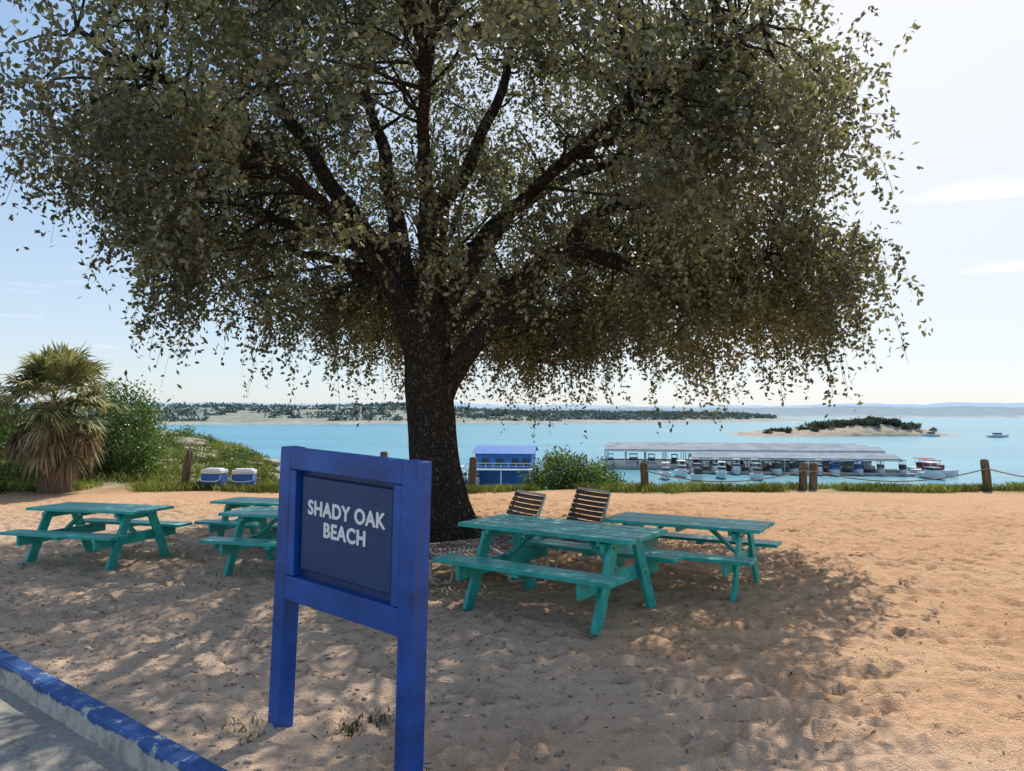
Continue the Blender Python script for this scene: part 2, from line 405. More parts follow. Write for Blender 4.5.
hz=prof[None,:]*np.clip(1-GY**2,0,1)**.6*1.05-.6+1.4*vn[0](GX*9,GY*5)*np.clip(1-GY**2,0,1)+.8*vn[1](GX*25,GY*12)*np.clip(prof[None,:]/4,0,1)
IX=172+GX*62;IY=400+GY*26+GX*4;IZ=WATER+np.floor(hz*1.1)/1.1*.6+hz*.4
id=np.arange(nx*ny).reshape(ny,nx)
F=np.stack([id[:-1,:-1],id[:-1,1:],id[1:,1:],id[1:,:-1]],-1).reshape(-1,4)
obj('island',np_mesh('island',np.stack([IX,IY,IZ],-1),F,M_isl))
els=[]
for k in range(70):
    x=rng.uniform(-.3,.55);zc=float(np.interp(x,gx,prof))
    els.append(((172+x*60,396+rng.uniform(-12,10),WATER+zc-.3+rng.uniform(-.6,.4)),(rng.uniform(1.4,3.0),2.5,rng.uniform(.9,1.7))))
for k in range(30):
    x=rng.uniform(-.8,.7);zc=float(np.interp(x,gx,prof))
    els.append(((172+x*60,390+rng.uniform(-8,4),WATER+zc*.7),(rng.uniform(.8,2.2),1.2,.7)))
cloud('island_tree_mass',els,24,.9,.7,M_islandtree,1.0)

# ---------------------------------------------------------------- oak tree
oak=obj('oak_tree')
wood=Soup()
Dk=10.7
trunk=spline([(-.83,Dk,-.25),(-.88,Dk,.1),(-1.0,Dk,.7),(-1.1,Dk,1.4),(-1.15,Dk,2.0),(-1.17,Dk,2.6),(-1.24,Dk,3.1),(-1.37,Dk,3.5)],30)
tr=np.interp(np.linspace(0,1,30),[0,.1,.2,.45,.65,.78,.9,1],[.52,.42,.365,.335,.33,.32,.24,.17])
wood.tube(trunk,tr,24,.03)
for a in np.linspace(0,6.28,8)[:-1]:
    c_,s_=math.cos(a+.3),math.sin(a+.3)
    wood.tube(spline([(-.9+.12*c_,Dk+.12*s_,.6),(-.88+.36*c_,Dk+.36*s_,.16),(-.88+.75*c_,Dk+.75*s_,-.08)],8),np.linspace(.16,.06,8),8,.05)
limbs=[
 ([(-1.25,Dk,2.5),(-1.5,Dk-.1,3.3),(-1.8,Dk-.2,3.9),(-2.2,Dk-.4,4.5),(-2.6,Dk-.6,5.1),(-3.2,Dk-1,6.1),(-4.0,Dk-1.3,7.1)],.2,.035),
 ([(-1.2,Dk,2.8),(-1.5,Dk+.1,3.7),(-1.65,Dk+.2,4.5),(-1.8,Dk+.3,5.4),(-2.1,Dk+.2,6.4),(-2.2,Dk,7.6)],.18,.035),
 ([(-1.05,Dk,2.8),(-1.08,Dk-.1,3.6),(-1.1,Dk-.2,4.3),(-.85,Dk-.3,4.8),(-.45,Dk-.4,5.4),(-.1,Dk-.5,6.3),(.2,Dk-.6,7.6)],.17,.035),
 ([(-1.0,Dk,1.95),(-.75,Dk-.15,2.4),(-.25,Dk-.3,3.0),(.2,Dk-.45,3.6),(.75,Dk-.5,3.92),(1.4,Dk-.5,3.8),(1.95,Dk-.6,3.45),(2.6,Dk-.7,3.4),(3.4,Dk-.8,3.7),(4.2,Dk-.8,3.6)],.15,.035),
 ([(-1.25,Dk,3.0),(-1.9,Dk+.3,4.0),(-2.5,Dk+.5,4.3),(-3.4,Dk+.6,4.6),(-4.6,Dk+.7,5.1),(-5.3,Dk+.6,5.4)],.12,.03),
 ([(-1.05,Dk,3.0),(-.6,Dk+.2,3.9),(-.1,Dk+.4,4.6),(.8,Dk+.6,5.2),(2.1,Dk+.8,5.8),(3.4,Dk+.9,6.2)],.13,.03),
 ([(-1.1,Dk,2.9),(-1.1,Dk-.9,3.9),(-1.0,Dk-2.0,4.8),(-.9,Dk-3.2,5.4),(-1.2,Dk-4.4,5.6)],.1,.03),
 ([(-1.2,Dk,2.9),(-1.4,Dk+1.0,3.8),(-1.5,Dk+2.2,4.3),(-1.3,Dk+3.5,4.5),(-1.6,Dk+4.8,4.4)],.12,.03),
 ([(-1.0,Dk,3.1),(.0,Dk-1.0,4.3),(1.2,Dk-2.2,5.1),(2.5,Dk-3.2,5.6)],.09,.03),
 ([(-1.0,Dk,2.9),(.1,Dk+1.2,3.9),(1.6,Dk+2.4,4.4),(3.0,Dk+3.2,4.4)],.1,.03),
 ([(-1.3,Dk,3.1),(-2.4,Dk-1.2,4.4),(-3.6,Dk-2.3,5.3),(-4.6,Dk-2.9,5.7)],.09,.03),
 ([(-1.3,Dk,3.1),(-2.4,Dk+1.4,4.0),(-3.8,Dk+2.6,4.6),(-4.8,Dk+3.0,4.8)],.1,.03),
 ([(.75,Dk-.5,3.92),(1.1,Dk-.1,4.5),(2.0,Dk+.2,4.8),(3.2,Dk+.1,5.0),(4.2,Dk,5.3)],.07,.03),
 ([(-.2,Dk-.3,3.0),(.3,Dk+.2,3.1),(1.0,Dk+.8,3.2),(2.0,Dk+1.4,3.2)],.06,.02),
]
LP=[];LR=[]
for (c,r0,r1) in limbs:
    n=len(c)*7;p=spline(c,n)
    w=np.array([[mnoise.noise(Vector((q[0]*1.7+k,q[1]*1.7,q[2]*1.7))) for k in (0,9,21)] for q in p])
    p=p+w*.16*np.linspace(0,1,n)[:,None]
    r=r0*(1-np.linspace(0,1,n)**.8)+r1
    wood.tube(p,r,12,.05);LP.append(p[n//4:]);LR.append(r[n//4:])
LP=np.concatenate(LP);LR=np.concatenate(LR)
CX,CY=-.6,Dk
def crown_ok(p):
    x,y,z=p
    rx=4.8 if x>CX else 5.6
    rr=math.hypot((x-CX)/rx,(y-CY)/5.2)
    k=np.interp(z,[2.4,3.2,4,5.2,6.6,8,9.2,9.9],[.88,.98,1.0,.98,.92,.74,.43,0])
    nz=mnoise.noise(Vector((x*.55,y*.55,z*.55)))
    if rr>k*(1+.16*nz): return False
    zmin=3.3-.72*min(1,max(0,(rr-.25)/.4))
    if x<-3.0: zmin=max(zmin,2.75+(-x-3.0)*.8)
    if y<10: zmin=max(zmin,3.1+(10-y)*.33)
    if -3.2<x<-.9: zmin=max(zmin,3.1)
    zmin+=.6*mnoise.noise(Vector((x*.9,y*.9,5)))
    if z<zmin: return False
    q=((x+.9)/2.8)**2+((y-Dk+.3)/3.2)**2+((z-4.6)/1.9)**2
    if q<1 and random.random()<.8: return False
    if mnoise.noise(Vector((x*.8+40,y*.8,z*.8)))<-.16: return False
    return True
cl=[]
while len(cl)<760:
    p=(random.uniform(-7.2,6),random.uniform(4.6,16.8),random.uniform(2.4,9.9))
    if p[2]>6.4 and random.random()<.66: continue
    if crown_ok(p): cl.append(p)
cl=np.array(cl)
for c in cl:
    d=np.linalg.norm(LP-c,axis=1)+np.where(LP[:,2]>c[2]+.6,1.5,0)
    i=int(np.argmin(d));a=LP[i];L=np.linalg.norm(c-a)
    mid=(a+c)/2+rng.normal(size=3)*.12*L+np.array([0,0,.12*L])
    pts=spline([a,(a*.6+mid*.4)+rng.normal(size=3)*.05,mid,c],9)
    r=min(.04,LR[i]*.8,.011+.011*L);wood.tube(pts,np.linspace(r,.006,9),5)
wood.make('trunk_and_limbs',M_bark,oak)
TW=22
C=np.repeat(cl,TW,0);n=len(C)
start=C+rng.normal(size=(n,3))*np.array([.26,.26,.2])
outw=unit((C-np.array([CX,CY,4.5]))*np.array([1,1,.5]))
D=unit(outw*.6+rng.normal(size=(n,3))*.75+np.array([0,0,-.1]))
Lt=rng.uniform(.25,.65,n)
low=np.clip((4.8-C[:,2])/1.6,0,1)
droop=rng.uniform(.05,.35,n)+low*rng.uniform(.0,1,n)**1.8*.85
def tp(i,t): return start[i]+D[i]*(Lt[i]*t)[:,None]*(1-.35*low[i])[:,None]+np.stack([0*t,0*t,-droop[i]*t*t],1)
LV=13
ii=np.repeat(np.arange(n),LV)
ex=np.where(rng.random(n)<low)[0];ii=np.concatenate([ii,np.repeat(ex,16)])
tt=rng.uniform(.05,1.05,len(ii))
P=tp(ii,tt)+rng.normal(size=(len(ii),3))*.026
quad_soup('foliage',leaf_quads(P,.08,.045,.35),M_oak,oak)
sel=rng.random(n)<.4;ix=np.where(sel)[0]
K=np.linspace(0,1,4);Q=[]
pp=[tp(ix,np.full(len(ix),k)) for k in K]
side=unit(rng.normal(size=(len(ix),3)))*.003
for a,b in zip(pp[:-1],pp[1:]): Q.append(np.stack([a-side,a+side,b+side*.8,b-side*.8],1))
quad_soup('twigs',np.concatenate(Q),M_twig,oak)
sk=Soup();an=np.linspace(0,2*np.pi,17)
sk.tube([(-1.16+.1*math.cos(a),Dk-.3,3.05+.12*math.sin(a)) for a in an],.035,8,.1)
sk.make('knot',M_bark,oak)

# ---------------------------------------------------------------- picnic tables
def picnic_table(x,y,rot,z=0,scale=1):
    par=obj('picnic_table')
    bm=bmesh.new()
    for k in range(5):
        box(bm,(random.uniform(-.006,.006),(k-2)*.15,.735+random.uniform(-.002,.002)),(1.86,.141,.038))
    for sx in (-.6,0,.6): box(bm,(sx,0,.69),(.038,.70,.05))
    bm_obj('tabletop',bm,M_teal,par,bevel=.004)
    for sgn,nm in ((-1,'bench_seat_a'),(1,'bench_seat_b')):
        bm=bmesh.new()
        for k in (0,1): box(bm,(random.uniform(-.008,.008),sgn*(.53+k*.15),.452),(1.86,.141,.038))
        box(bm,(0,sgn*.605,.414),(.09,.27,.035))
        bm_obj(nm,bm,M_teal,par,bevel=.004)
    for sx,nm in ((-.68,'end_frame_a'),(.68,'end_frame_b')):
        s=1 if sx>0 else -1;bm=bmesh.new()
        for sg in (-1,1):
            beam(bm,(sx,sg*.2,.705),(sx,sg*.53,-.03),.04,.135,Vector((0,sg,.4)).normalized())
        box(bm,(sx-s*.042,0,.362),(.04,1.46,.135))
        box(bm,(sx-s*.041,0,.655),(.038,.70,.08))
        beam(bm,(sx-s*.066,0,.40),(sx-s*.42,0,.70),.075,.038)
        bm_obj(nm,bm,M_teal,par,bevel=.004)
    bm=bmesh.new()
    for s in (-1,1):
        for yy,zz in ((-.36,.385),(.36,.345),(-.24,.65),(.24,.65)):
            bmesh.ops.create_cone(bm,segments=8,radius1=.011,radius2=.008,depth=.008,cap_ends=True,matrix=Matrix.Translation((s*.704,yy,zz))@Matrix.Rotation(math.pi/2,4,'Y'))
    bm_obj('bolts',bm,M_darkm,par)
    par.location=(x,y,z);par.scale=(scale,)*3;par.rotation_euler=(random.uniform(-.008,.008),random.uniform(-.01,.01),math.radians(rot))
    return par
picnic_table(.44,7.1,-36,0,.98)
picnic_table(1.82,8.05,-31,-.01,.88)
picnic_table(-4.95,9.3,-17,-.01,.86)
picnic_table(-2.42,8.75,-14,-.01,.87)
picnic_table(-3.2,10.3,-18,-.01,.8)

# ---------------------------------------------------------------- chaise lounges
def chaise(x,y,rot,back=62,sc=.92):
    par=obj('lounge_chair');fr=Soup();st_=Soup();W=.31
    b=math.radians(back);bl=.66
    top=(bl*math.cos(b)*-1,.33+bl*math.sin(b))
    for sy in (-W,W):
        fr.tube(spline([(1.35,sy,.30),(1.1,sy,.33),(.5,sy,.33),(0,sy,.33)],12),.017,8)
        fr.tube(spline([(0,sy,.33),(top[0]*.5-.03,sy,.33+(top[1]-.33)*.5),(top[0],sy,top[1])],8),.017,8)
        fr.tube([(-.45,sy,.33),(0,sy,.33)],.015,8)
        for lx in (1.1,-.35):
            fr.tube(spline([(lx+.14,sy,.32),(lx+.12,sy,.03),(lx,sy*1.02,.012),(lx-.12,sy,.03),(lx-.14,sy,.32)],16),.016,8)
        fr.tube([(-.3,sy,.33),(top[0]*.6,sy,.33+(top[1]-.33)*.6)],.011,6)
    for p in ((1.35,.30),(top[0],top[1]),(0,.33),(-.45,.33),(1.1,.03),(-.35,.03)):
        fr.tube([(p[0],-W,p[1]),(p[0],W,p[1])],.016,8)
    fr.make('frame',M_frame,par)
    def strap(px,pz,tx,tz,h=.021):
        ys=np.linspace(-W-.018,W+.018,9)
        V=[];
        for yy in ys:
            sg=-.02*(1-(yy/W)**2)
            nx,nz=-tz,tx
            for e in (-h,h): V.append((px+tx*e+nx*(.018+sg),yy,pz+tz*e+nz*(.018+sg)))
        F=[(2*k,2*k+1,2*k+3,2*k+2) for k in range(8)]
        st_.add(np.array(V),np.array(F))
    for k in range(22): strap(.05+k*.058,.33 if k<19 else .32,1,0)
    for k in range(10):
        f=(k+.7)/10.5;strap(top[0]*f,.33+(top[1]-.33)*f,math.cos(b),-math.sin(b),.025)
    o=st_.make('straps',M_strap,par,False)
    md=o.modifiers.new('thick','SOLIDIFY');md.thickness=.004
    par.location=(x,y,0);par.scale=(sc,)*3;par.rotation_euler=(0,0,math.radians(rot))
chaise(-.02,8.8,212)
chaise(.76,8.95,213,66)
chaise(-.15,8.2,200,30)

# ---------------------------------------------------------------- sign
sg=obj('beach_sign')
A=Vector((-1.33,4.47,0));B=Vector((-.50,3.77,0));Wd=(B-A).length;hw=Wd/2
H0=1.575
bm=bmesh.new();box(bm,(-hw+.028,0,H0/2-.15),(.105,.105,H0+.3),Matrix.Rotation(math.radians(1.9),4,'Y'));bm_obj('post_a',bm,M_blue,sg,bevel=.006)
bm=bmesh.new();box(bm,(hw,0,H0/2-.15),(.105,.105,H0+.3));bm_obj('post_b',bm,M_blue,sg,bevel=.006)
iw=Wd-.105
bm=bmesh.new();box(bm,(.02,-.006,H0-.062),(iw-.042,.09,.115));bm_obj('top_rail',bm,M_blue,sg,bevel=.005)
bm=bmesh.new();box(bm,(.0,-.006,.79),(iw-.002,.09,.135));bm_obj('bottom_rail',bm,M_blue,sg,bevel=.005)
bm=bmesh.new();box(bm,(-iw/2+.065,-.006,1.157),(.075,.085,.59));box(bm,(iw/2-.03,-.006,1.157),(.06,.085,.59));bm_obj('stiles',bm,M_blue,sg,bevel=.004)
bm=bmesh.new();box(bm,(.02,.012,1.157),(iw-.14,.02,.6));bm_obj('back_board',bm,M_navy,sg)
bm=bmesh.new();box(bm,(.022,-.012,1.165),(iw-.225,.024,.52));bm_obj('plaque',bm,M_navy,sg,bevel=.006)
for q,(dx,dz) in enumerate(((0,0),(-.0035,0),(.0035,0),(0,.0025),(0,-.0025))):
    cu=bpy.data.curves.new('lettering','FONT');cu.body='SHADY OAK\nBEACH';cu.align_x='CENTER';cu.align_y='CENTER'
    cu.size=.108;cu.extrude=.0012;cu.offset=.0012;cu.space_line=1.0;cu.space_character=1.08;cu.resolution_u=6
    cu.materials.append(M_text)
    to=obj('lettering_%d'%q,cu,sg);to.location=(.028+dx,-.0262-q*.0003,1.2+dz);to.rotation_euler=(math.pi/2,0,0)
mid=(A+B)/2
sg.location=mid;sg.rotation_euler=(0,math.radians(2.0),math.atan2(B.y-A.y,B.x-A.x))

# ---------------------------------------------------------------- fence
posts=[(-7.6,17.9,.85,.14),(-2.9,17.5,.9,0),(-.93,17.6,.85,.05),(3.0,17.4,.62,-.03),(6.55,17.4,.62,0),(6.78,17.45,.6,.05),(10.6,17.2,.7,-.08),(14.6,16.9,.7,.05)]
fence=obj('rope_fence');tops=[]
for k,(x,y,h,ln) in enumerate(posts):
    s=Soup();z=at(x,y);pts=[(x,y,z-.3),(x+ln*.5,y,z+h*.5),(x+ln,y,z+h-.03),(x+ln,y,z+h)]
    s.tube(pts,[.1,.09,.085,.06],10,.06);s.tube([(x+ln,y,z+h-.001),(x+ln,y,z+h+.006)],[.06,.002],10)
    s.make('fence_post_%d'%k,M_post,fence)
    if x>2: tops.append((x+ln,y,z+h*.72))
rp=Soup();srt=sorted(tops)
for a,b in zip(srt[:-1],srt[1:]):
    a=np.array(a);b=np.array(b);t=np.linspace(0,1,17)[:,None]
    sag=.07*np.linalg.norm(b-a)
    p=a+(b-a)*t;p[:,2]-=(4*t*(1-t))[:,0]*sag;p[:,1]-=.09;rp.tube(p,.014,6)
rp.make('rope',M_rope,fence)

# ---------------------------------------------------------------- palm
palm=obj('palm_tree');px,py=-10.1,17.0;pz=at(px,py)
s=Soup();tk=spline([(px+.1,py,pz-.3),(px+.05,py,pz+.6),(px,py,pz+1.3),(px-.02,py,pz+1.9)],16)
s.tube(tk,np.interp(np.linspace(0,1,16),[0,.3,.7,1],[.42,.34,.3,.2])*(1+.08*np.sin(np.arange(16)*2.1)),12,.08);s.make('trunk',M_post,palm)
def fronds(name,n,mat,emin,emax,pl,fl,droop,ch,w0=.02):
    V=[]
    for k in range(n):
        az=rng.uniform(0,2*np.pi);el=math.radians(rng.uniform(emin,emax))
        d=np.array([math.cos(az)*math.cos(el),math.sin(az)*math.cos(el),math.sin(el)])
        c=np.array([px,py,pz+ch+rng.uniform(-.2,.15)])
        L=pl*rng.uniform(.55,1.2);e=c+d*L+np.array([0,0,-.1*L])
        sd=unit(np.cross(d,[0,0,1.]) if abs(d[2])<.95 else np.array([1.,0,0]));up=np.cross(sd,d)
        V.append([c-sd*.015,c+sd*.015,e+sd*.01,e-sd*.01])
        for q in np.linspace(-1.8,1.8,26):
            dd=unit(d*math.cos(q)+sd*math.sin(q)+rng.normal(size=3)*.06)
            fl_=fl*rng.uniform(.8,1.1)*(1-.12*abs(q));w=unit(np.cross(dd,up))*w0
            m_=e+dd*fl_*.55+up*.02;tip=e+dd*fl_+np.array([0,0,-droop*rng.uniform(.3,1.5)])
            V.append([e,m_-w,tip,m_+w])
    quad_soup(name,np.array(V),mat,palm)
fronds('green_fronds',62,M_palm,-28,86,.9,.68,.16,2.0,.03)
fronds('dead_fronds',46,M_dead,-50,0,.65,.55,.3,1.5,.03)

# ---------------------------------------------------------------- bushes
cloud('shrub',[((-9.9,20.0,.7),(.7,.8,1.2)),((-9.5,19.6,.3),(.5,.6,.7)),((-10.5,20.8,1.3),(.9,1,1.2)),((-9.2,19.3,.0),(.45,.5,.45))],1600,.09,.05,M_bush,.3)
cloud('shrub',[((-13.0,19.2,.9),(1.1,1,1.4)),((-14.4,19.5,1.5),(1.3,1,1.6)),((-12,20,.9),(.8,1,1.0)),((-11.2,18.8,.3),(.7,.5,.7)),((-11.6,16.6,.15),(.7,.5,.5))],1300,.09,.05,M_bush,.3)
cloud('shrub',[((1.15,18.6,.15),(.75,.7,.65)),((1.8,18.5,0),(.7,.6,.55)),((2.2,18.8,-.1),(.6,.5,.5)),((.8,18.7,-.1),(.5,.5,.5))],2200,.08,.045,M_bush,.2)
els=[]
for k in range(40):
    a=rng.uniform(-.66,-.34);yy=rng.uniform(20,33);xx=a*yy;r=rng.uniform(.15,.5)
    els.append(((xx,yy,at(xx,yy)+r*.3),(r,r,r*.6)))
cloud('hillside_shrubs',els,900,.08,.05,M_bush,.2)
def grass(name,pts,h,w,mat=M_grass):
    n=len(pts);P=np.array(pts);a=rng.uniform(0,6.28,n);sd=np.stack([np.cos(a),np.sin(a),0*a],1)*w
    hh=h*rng.uniform(.4,1.3,n);ln=rng.normal(size=(n,2))*.35
    mid_=P+np.stack([ln[:,0]*hh*.4,ln[:,1]*hh*.4,hh*.6],1);tip=P+np.stack([ln[:,0]*hh,ln[:,1]*hh,hh],1)
    return quad_soup(name,np.stack([P-sd,P+sd,mid_+sd*.6,tip],1),mat)
pts=[]
for k in range(3000):
    x=rng.uniform(-14,14);y=17.0+rng.exponential(.6)+.6*mnoise.noise(Vector((x*.5,0,0)))
    if mnoise.noise(Vector((x*.7,y*.5,3)))<-.16: continue
    for j in range(14):
        xx=x+rng.normal()*.08;yy=y+rng.normal()*.08;pts.append((xx,yy,at(xx,yy)-.02))
grass('edge_grass',pts,.17,.006)
pts=[]
for k in range(2400):
    y=rng.uniform(18.5,33);x=rng.uniform(-.68,-.3)*y
    if mnoise.noise(Vector((x*.4,y*.4,9)))<-.18: continue
    for j in range(14):
        xx=x+rng.normal()*.14;yy=y+rng.normal()*.14;pts.append((xx,yy,at(xx,yy)-.02))
grass('hillside_grass',pts,.22,.01)
pts=[]
for (cx,cy,m_,sd_) in ((-1.52,4.4,80,.09),(-1.40,4.5,40,.05),(-.85,4.5,90,.09),(-.98,4.55,30,.08)):
    for j in range(m_): pts.append((cx+rng.normal()*sd_,cy+rng.normal()*sd_,-.03))
grass('weeds',pts,.05,.007,M_weed)
def rocks(name,spots,mat,flat=1):
    V=[];F=[];n=0
    bm=bmesh.new();bmesh.ops.create_icosphere(bm,subdivisions=2,radius=1);bv=np.array([v.co[:] for v in bm.verts]);bf=np.array([[v.index for v in f.verts] for f in bm.faces]);bm.free()
    for (x,y,z,r) in spots:
        k=np.array([1+.45*mnoise.noise(Vector(v*1.4)+Vector((x*7,y*5,r))) for v in bv])[:,None]
        sc=np.array([r*rng.uniform(.7,1.7),r*rng.uniform(.7,1.3),r*rng.uniform(.35,.65)*flat])
        V.append(bv*k*sc+np.array([x,y,z]));F.append(bf+n);n+=len(bv)
    obj(name,np_mesh(name,np.concatenate(V),np.concatenate(F),mat))
sp=[]
for k in range(230):
    y=rng.uniform(18.5,33);x=rng.uniform(-.54,-.28)*y
    if mnoise.noise(Vector((x*.35,y*.35,2)))<-.0: continue
    r=rng.uniform(.12,.6)**1.2;sp.append((x,y,at(x,y)-r*.1,r))
rocks('hillside_rocks',sp,M_rock,.8)
def zmicro(x,y):
    s_=(x-P0[0])*NN[0]+(y-P0[1])*NN[1];t_=(x-P0[0])*U[0]+(y-P0[1])*U[1]
    return Z[np.clip(np.searchsorted(sa,s_),0,ni-1),np.clip(np.searchsorted(ta,t_),0,nj-1)],s_
sp=[]
for k in range(1300):
    x=rng.uniform(-6,1.5);y=rng.uniform(3.3,9);zz,s_=zmicro(x,y)
    if s_>-.1: continue
    r=rng.uniform(.004,.016);sp.append((x,y,zz+r*.3,r))
rocks('pebbles',sp,M_rock)
n=8000;x=rng.normal(-1.8,3.0,n);y=rng.normal(7.6,2.6,n)
zz,s_=zmicro(x,y);k=(s_<-.05)&(y>3)&(y<15);x=x[k];y=y[k]
P=np.stack([x,y,zz[k]+.006],1)
d=unit(np.stack([rng.normal(size=len(x)),rng.normal(size=len(x)),rng.normal(size=len(x))*.2],1));sd=unit(np.cross(d,np.array([0,0,1.])+rng.normal(size=(len(x),3))*.3))
L=rng.uniform(.02,.05,len(x))[:,None]
quad_soup('fallen_leaves',np.stack([P,P+d*L*.5+sd*L*.22,P+d*L,P+d*L*.5-sd*L*.22],1),M_litter)

# ---------------------------------------------------------------- coolers
for (x,y) in ((-6.78,17.6),(-6.08,17.55)):
    par=obj('cooler_box');z=at(x,y)
    bm=bmesh.new();box(bm,(0,0,.14),(.5,.34,.28));bm_obj('body',bm,M_bldgblue,par,bevel=.02)
    bm=bmesh.new();box(bm,(0,0,.315),(.52,.36,.07));box(bm,(0,0,.36),(.4,.26,.03));bm_obj('lid',bm,M_white,par,bevel=.012)
    s=Soup();s.tube(spline([(-.26,-.19,.26),(-.2,-.22,.16),(.2,-.22,.16),(.26,-.19,.26)],12),.012,6);s.make('handle',M_white,par)
    par.location=(x,y,z);par.scale=(.95,1,1.25);par.rotation_euler=(0,0,random.uniform(-.3,.3))

# ---------------------------------------------------------------- marina
def boat(x,y,rot,L=8,cab=1,stripe=None):
    par=obj('motor_boat');w=L*.16;bm=bmesh.new();rows=[]
    for k,f in enumerate((0,.2,.45,.7,.87,1)):
        ww=w*(1,1.02,1,.78,.42,.02)[k];hz=.95+.35*f*f
        rows.append([bm.verts.new(v) for v in ((f*L,-ww,hz),(f*L,-ww*.85,.1),(f*L,0,-.35+.5*f*f),(f*L,ww*.85,.1),(f*L,ww,hz))])
    for a,b in zip(rows[:-1],rows[1:]):
        for q in range(4): bm.faces.new((a[q],a[q+1],b[q+1],b[q]))
        bm.faces.new((a[0],b[0],b[4],a[4]))
    bm.faces.new(rows[0])
    bm_obj('hull',bm,M_white,par)
    bm=bmesh.new();box(bm,(L*.45,0,1.55),(L*.38,w*1.4,1.1));box(bm,(L*.38,0,2.9),(L*.4,w*1.5,.12))
    for q in (-1,1):
        for e in (.22,.54): beam(bm,(L*e,q*w*.6,1.9),(L*e,q*w*.65,2.9),.08,.08)
    bm_obj('cabin',bm,stripe or M_white,par,bevel=.05)
    bm=bmesh.new();box(bm,(L*.45,0,1.75),(L*.385,w*1.43,.42));bm_obj('windows',bm,M_darkm,par)
    par.location=(x,y,WATER+.1);par.rotation_euler=(0,0,math.radians(rot))
def dock(cx,cy,L,D,rot,h=4.2):
    par=obj('covered_boat_dock')
    bm=bmesh.new()
    nb=max(1,int(D/9));bw=D/nb
    for b in range(nb):
        y0=-D/2+b*bw;ym=y0+bw/2;y1=y0+bw
        for (ya,za,yb,zb) in ((y0,h,ym,h+.7),(ym,h+.7,y1,h)):
            vs=[bm.verts.new(v) for v in ((-L/2,ya,za),(L/2,ya,za),(L/2,yb,zb),(-L/2,yb,zb))];bm.faces.new(vs)
            vs=[bm.verts.new(v) for v in ((-L/2,ya,za-.12),(L/2,ya,za-.12),(L/2,yb,zb-.12),(-L/2,yb,zb-.12))];bm.faces.new(vs)
    bm_obj('roof',bm,M_roof,par)
    bm=bmesh.new();
    for yy in np.linspace(-D/2,D/2,nb+1):
        box(bm,(0,yy,h-.3),(L,.15,.35))
        for xx in np.arange(-L/2,L/2+.1,4.5): box(bm,(xx,yy,h/2),(.16,.16,h-.7))
    bm_obj('posts_and_fascia',bm,M_white,par)
    bm=bmesh.new();box(bm,(0,-D/2-1.2,.35),(L+4,1.8,.4));box(bm,(0,D/2,.35),(L+4,1.6,.4))
    for xx in np.arange(-L/2,L/2+.1,9): box(bm,(xx,0,.35),(.9,D-1,.35))
    bm_obj('walkway',bm,M_dock,par)
    par.location=(cx,cy,WATER);par.rotation_euler=(0,0,math.radians(rot))
dock(51,178,58,27,-9)
dock(57,158,40,9,-9,3.2)
R=math.radians(-9)
for k in range(13):
    u=-27+k*4.5+random.uniform(-.7,.7)
    boat(49+u*math.cos(R),166+u*math.sin(R),81+random.uniform(-6,6),random.uniform(5.5,8),1,random.choice([None,None,None,M_darkm,M_bldgblue,M_dock]))
for k in range(11):
    u=-21+k*3.9+random.uniform(-.6,.6)
    boat(57+u*math.cos(R)+1,155+u*math.sin(R),-99+random.uniform(-6,6),random.uniform(4,6.5),1,random.choice([None,None,M_darkm,M_bldgblue,M_dock]))
boat(80,154,-60,9,1,M_red);boat(83,160,-80,9,1,M_red);boat(78,147,-85,7)
boat(-7,133,-80,7);boat(-9.5,137,-80,8);boat(29,146,-100,6);boat(34,143,-95,6,1,M_darkm);boat(222,360,-10,9);boat(206,372,170,8,1,M_dock);boat(33,152,-95,7);boat(40,148,-100,6);boat(45,144,-88,5,1,M_dock)
bh=obj('boathouse');
bm=bmesh.new();box(bm,(0,0,2.9),(9.5,9,5.2));bm_obj('walls',bm,M_bldgblue,bh)
bm=bmesh.new()
vs=[bm.verts.new(v) for v in ((-5.3,-5,5.5),(5.3,-5,5.5),(5.3,0,6.6),(-5.3,0,6.6),(5.3,5,5.5),(-5.3,5,5.5))]
bm.faces.new((vs[0],vs[1],vs[2],vs[3]));bm.faces.new((vs[3],vs[2],vs[4],vs[5]));bm_obj('roof',bm,M_bldgblue,bh)
bm=bmesh.new()
for xx in (-3,-.6,2,3.9): box(bm,(xx,-4.52,4.1),(1.2,.06,1.1))
bm_obj('windows',bm,M_darkm,bh)
bm=bmesh.new();box(bm,(0,-6.3,3.0),(10,3.4,.15))
for xx in np.arange(-5,5.1,1.25): box(bm,(xx,-7.95,3.55),(.08,.08,1.1))
box(bm,(0,-7.95,4.1),(10.1,.1,.1));box(bm,(0,-7.95,3.6),(10.05,.06,.06))
for xx in (-4.8,0,4.8): box(bm,(xx,-7.7,1.5),(.2,.2,3))
beam(bm,(-5.2,-8.1,4.2),(-9,-8.1,1),.15,.15);beam(bm,(-5.2,-6.9,3.2),(-9,-6.9,0.2),1.0,.12)
bm_obj('deck',bm,M_white,bh)
bm=bmesh.new();box(bm,(0,-1,.2),(12,16,.4));bm_obj('float',bm,M_dock,bh)
bh.location=(-1.0,134,WATER);bh.rotation_euler=(0,0,math.radians(-6))
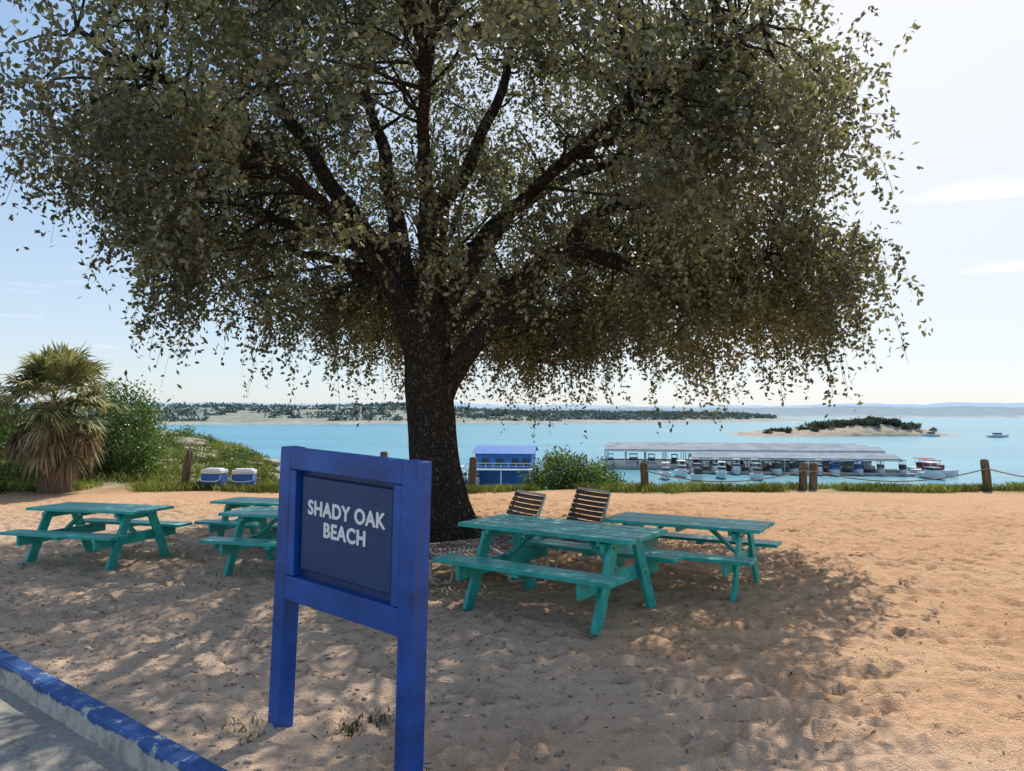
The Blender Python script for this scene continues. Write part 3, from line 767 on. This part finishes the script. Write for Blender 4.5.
for (x,y,w,h,z) in ((-182,1010,26,6,2),(-158,1020,16,8,2),(-420,900,20,5,-2),(-330,820,9,4,-4),(-140,860,10,4,-4),(60,900,12,4,-6)):
    par=obj('distant_building');bm=bmesh.new();box(bm,(0,0,h/2-3),(w,10,h+6));bm_obj('walls',bm,M_farwall,par)
    bm=bmesh.new()
    for q in np.arange(-w/2+2,w/2-1,4):
        for r in np.arange(1.5,h-1,3): box(bm,(q,-5.05,r),(1.8,.1,1.4))
    bm_obj('windows',bm,M_roof,par);bm=bmesh.new();box(bm,(0,0,h+.4),(w+1,11,.6));bm_obj('roof',bm,M_roof,par)
    par.location=(x,y,z)

# ---------------------------------------------------------------- light
AZ=math.radians(27);EL=math.radians(52)
sd=Vector((math.sin(AZ)*math.cos(EL),math.cos(AZ)*math.cos(EL),math.sin(EL)))
l=bpy.data.lights.new('sun','SUN');l.energy=5;l.angle=math.radians(.5);l.color=(1,.94,.84)
lo=obj('sun',l);lo.rotation_euler=(-sd).to_track_quat('-Z','Y').to_euler()
w=bpy.data.worlds.new('World');S.world=w;w.use_nodes=True;nt=w.node_tree;nt.nodes.clear()
sky=nt.nodes.new('ShaderNodeTexSky');sky.sky_type='NISHITA';sky.sun_disc=False;sky.sun_elevation=EL;sky.sun_rotation=AZ
sky.air_density=1.0;sky.dust_density=.6;sky.ozone_density=2.0;sky.altitude=200
tc=nt.nodes.new('ShaderNodeTexCoord')
sz=nt.nodes.new('ShaderNodeSeparateXYZ');nt.links.new(tc.outputs['Generated'],sz.inputs[0])
grad=ramp(nt,sz.outputs['Z'],[(0,(.7,.79,.9)),(.12,(.58,.74,.92)),(.35,(.4,.6,.9)),(.8,(.36,.52,.83))])
grad=mix(nt,1,grad,(7.0,6.8,6.6),'MULTIPLY')
base=mix(nt,.7,sky.outputs[0],grad)
dt=nt.nodes.new('ShaderNodeVectorMath');dt.operation='DOT_PRODUCT';nt.links.new(tc.outputs['Generated'],dt.inputs[0]);dt.inputs[1].default_value=Vector((math.sin(AZ),math.cos(AZ),.6)).normalized()
base=mix(nt,ramp(nt,dt.outputs['Value'],[(.76,0),(1,.85)]),base,(7.0,6.9,6.7))
def wisp(center,scale,rad):
    a=nt.nodes.new('ShaderNodeVectorMath');a.operation='SUBTRACT';a.inputs[1].default_value=center;nt.links.new(tc.outputs['Generated'],a.inputs[0])
    b=nt.nodes.new('ShaderNodeVectorMath');b.operation='MULTIPLY';b.inputs[1].default_value=scale;nt.links.new(a.outputs[0],b.inputs[0])
    c=nt.nodes.new('ShaderNodeVectorMath');c.operation='LENGTH';nt.links.new(b.outputs[0],c.inputs[0])
    r=nt.nodes.new('ShaderNodeMapRange');r.inputs[1].default_value=rad;r.inputs[2].default_value=0;nt.links.new(c.outputs['Value'],r.inputs[0])
    return r.outputs[0]
n=noise(nt,9,5,vec=tc.outputs['Generated'],stretch=(1,1,7),rough=.65)
a=math_(nt,'MAXIMUM',wisp((.517,.823,.238),(1,1,5.5),.11),wisp((.54,.82,.155),(1,1,8),.07))
cf=ramp(nt,math_(nt,'MULTIPLY_ADD',a,.6,n),[(.62,0),(.92,.9)])
bg=nt.nodes.new('ShaderNodeBackground');bg.inputs[1].default_value=.15
nt.links.new(mix(nt,cf,base,(7,7,7)),bg.inputs[0])
o=nt.nodes.new('ShaderNodeOutputWorld');nt.links.new(bg.outputs[0],o.inputs[0])

cam=bpy.data.cameras.new('camera');cam.sensor_width=36;cam.lens=27.07;cam.clip_end=30000;cam.clip_start=.05
co=obj('camera',cam);co.location=(0,0,1.8);co.rotation_euler=(math.radians(91.82),0,0)
S.camera=co
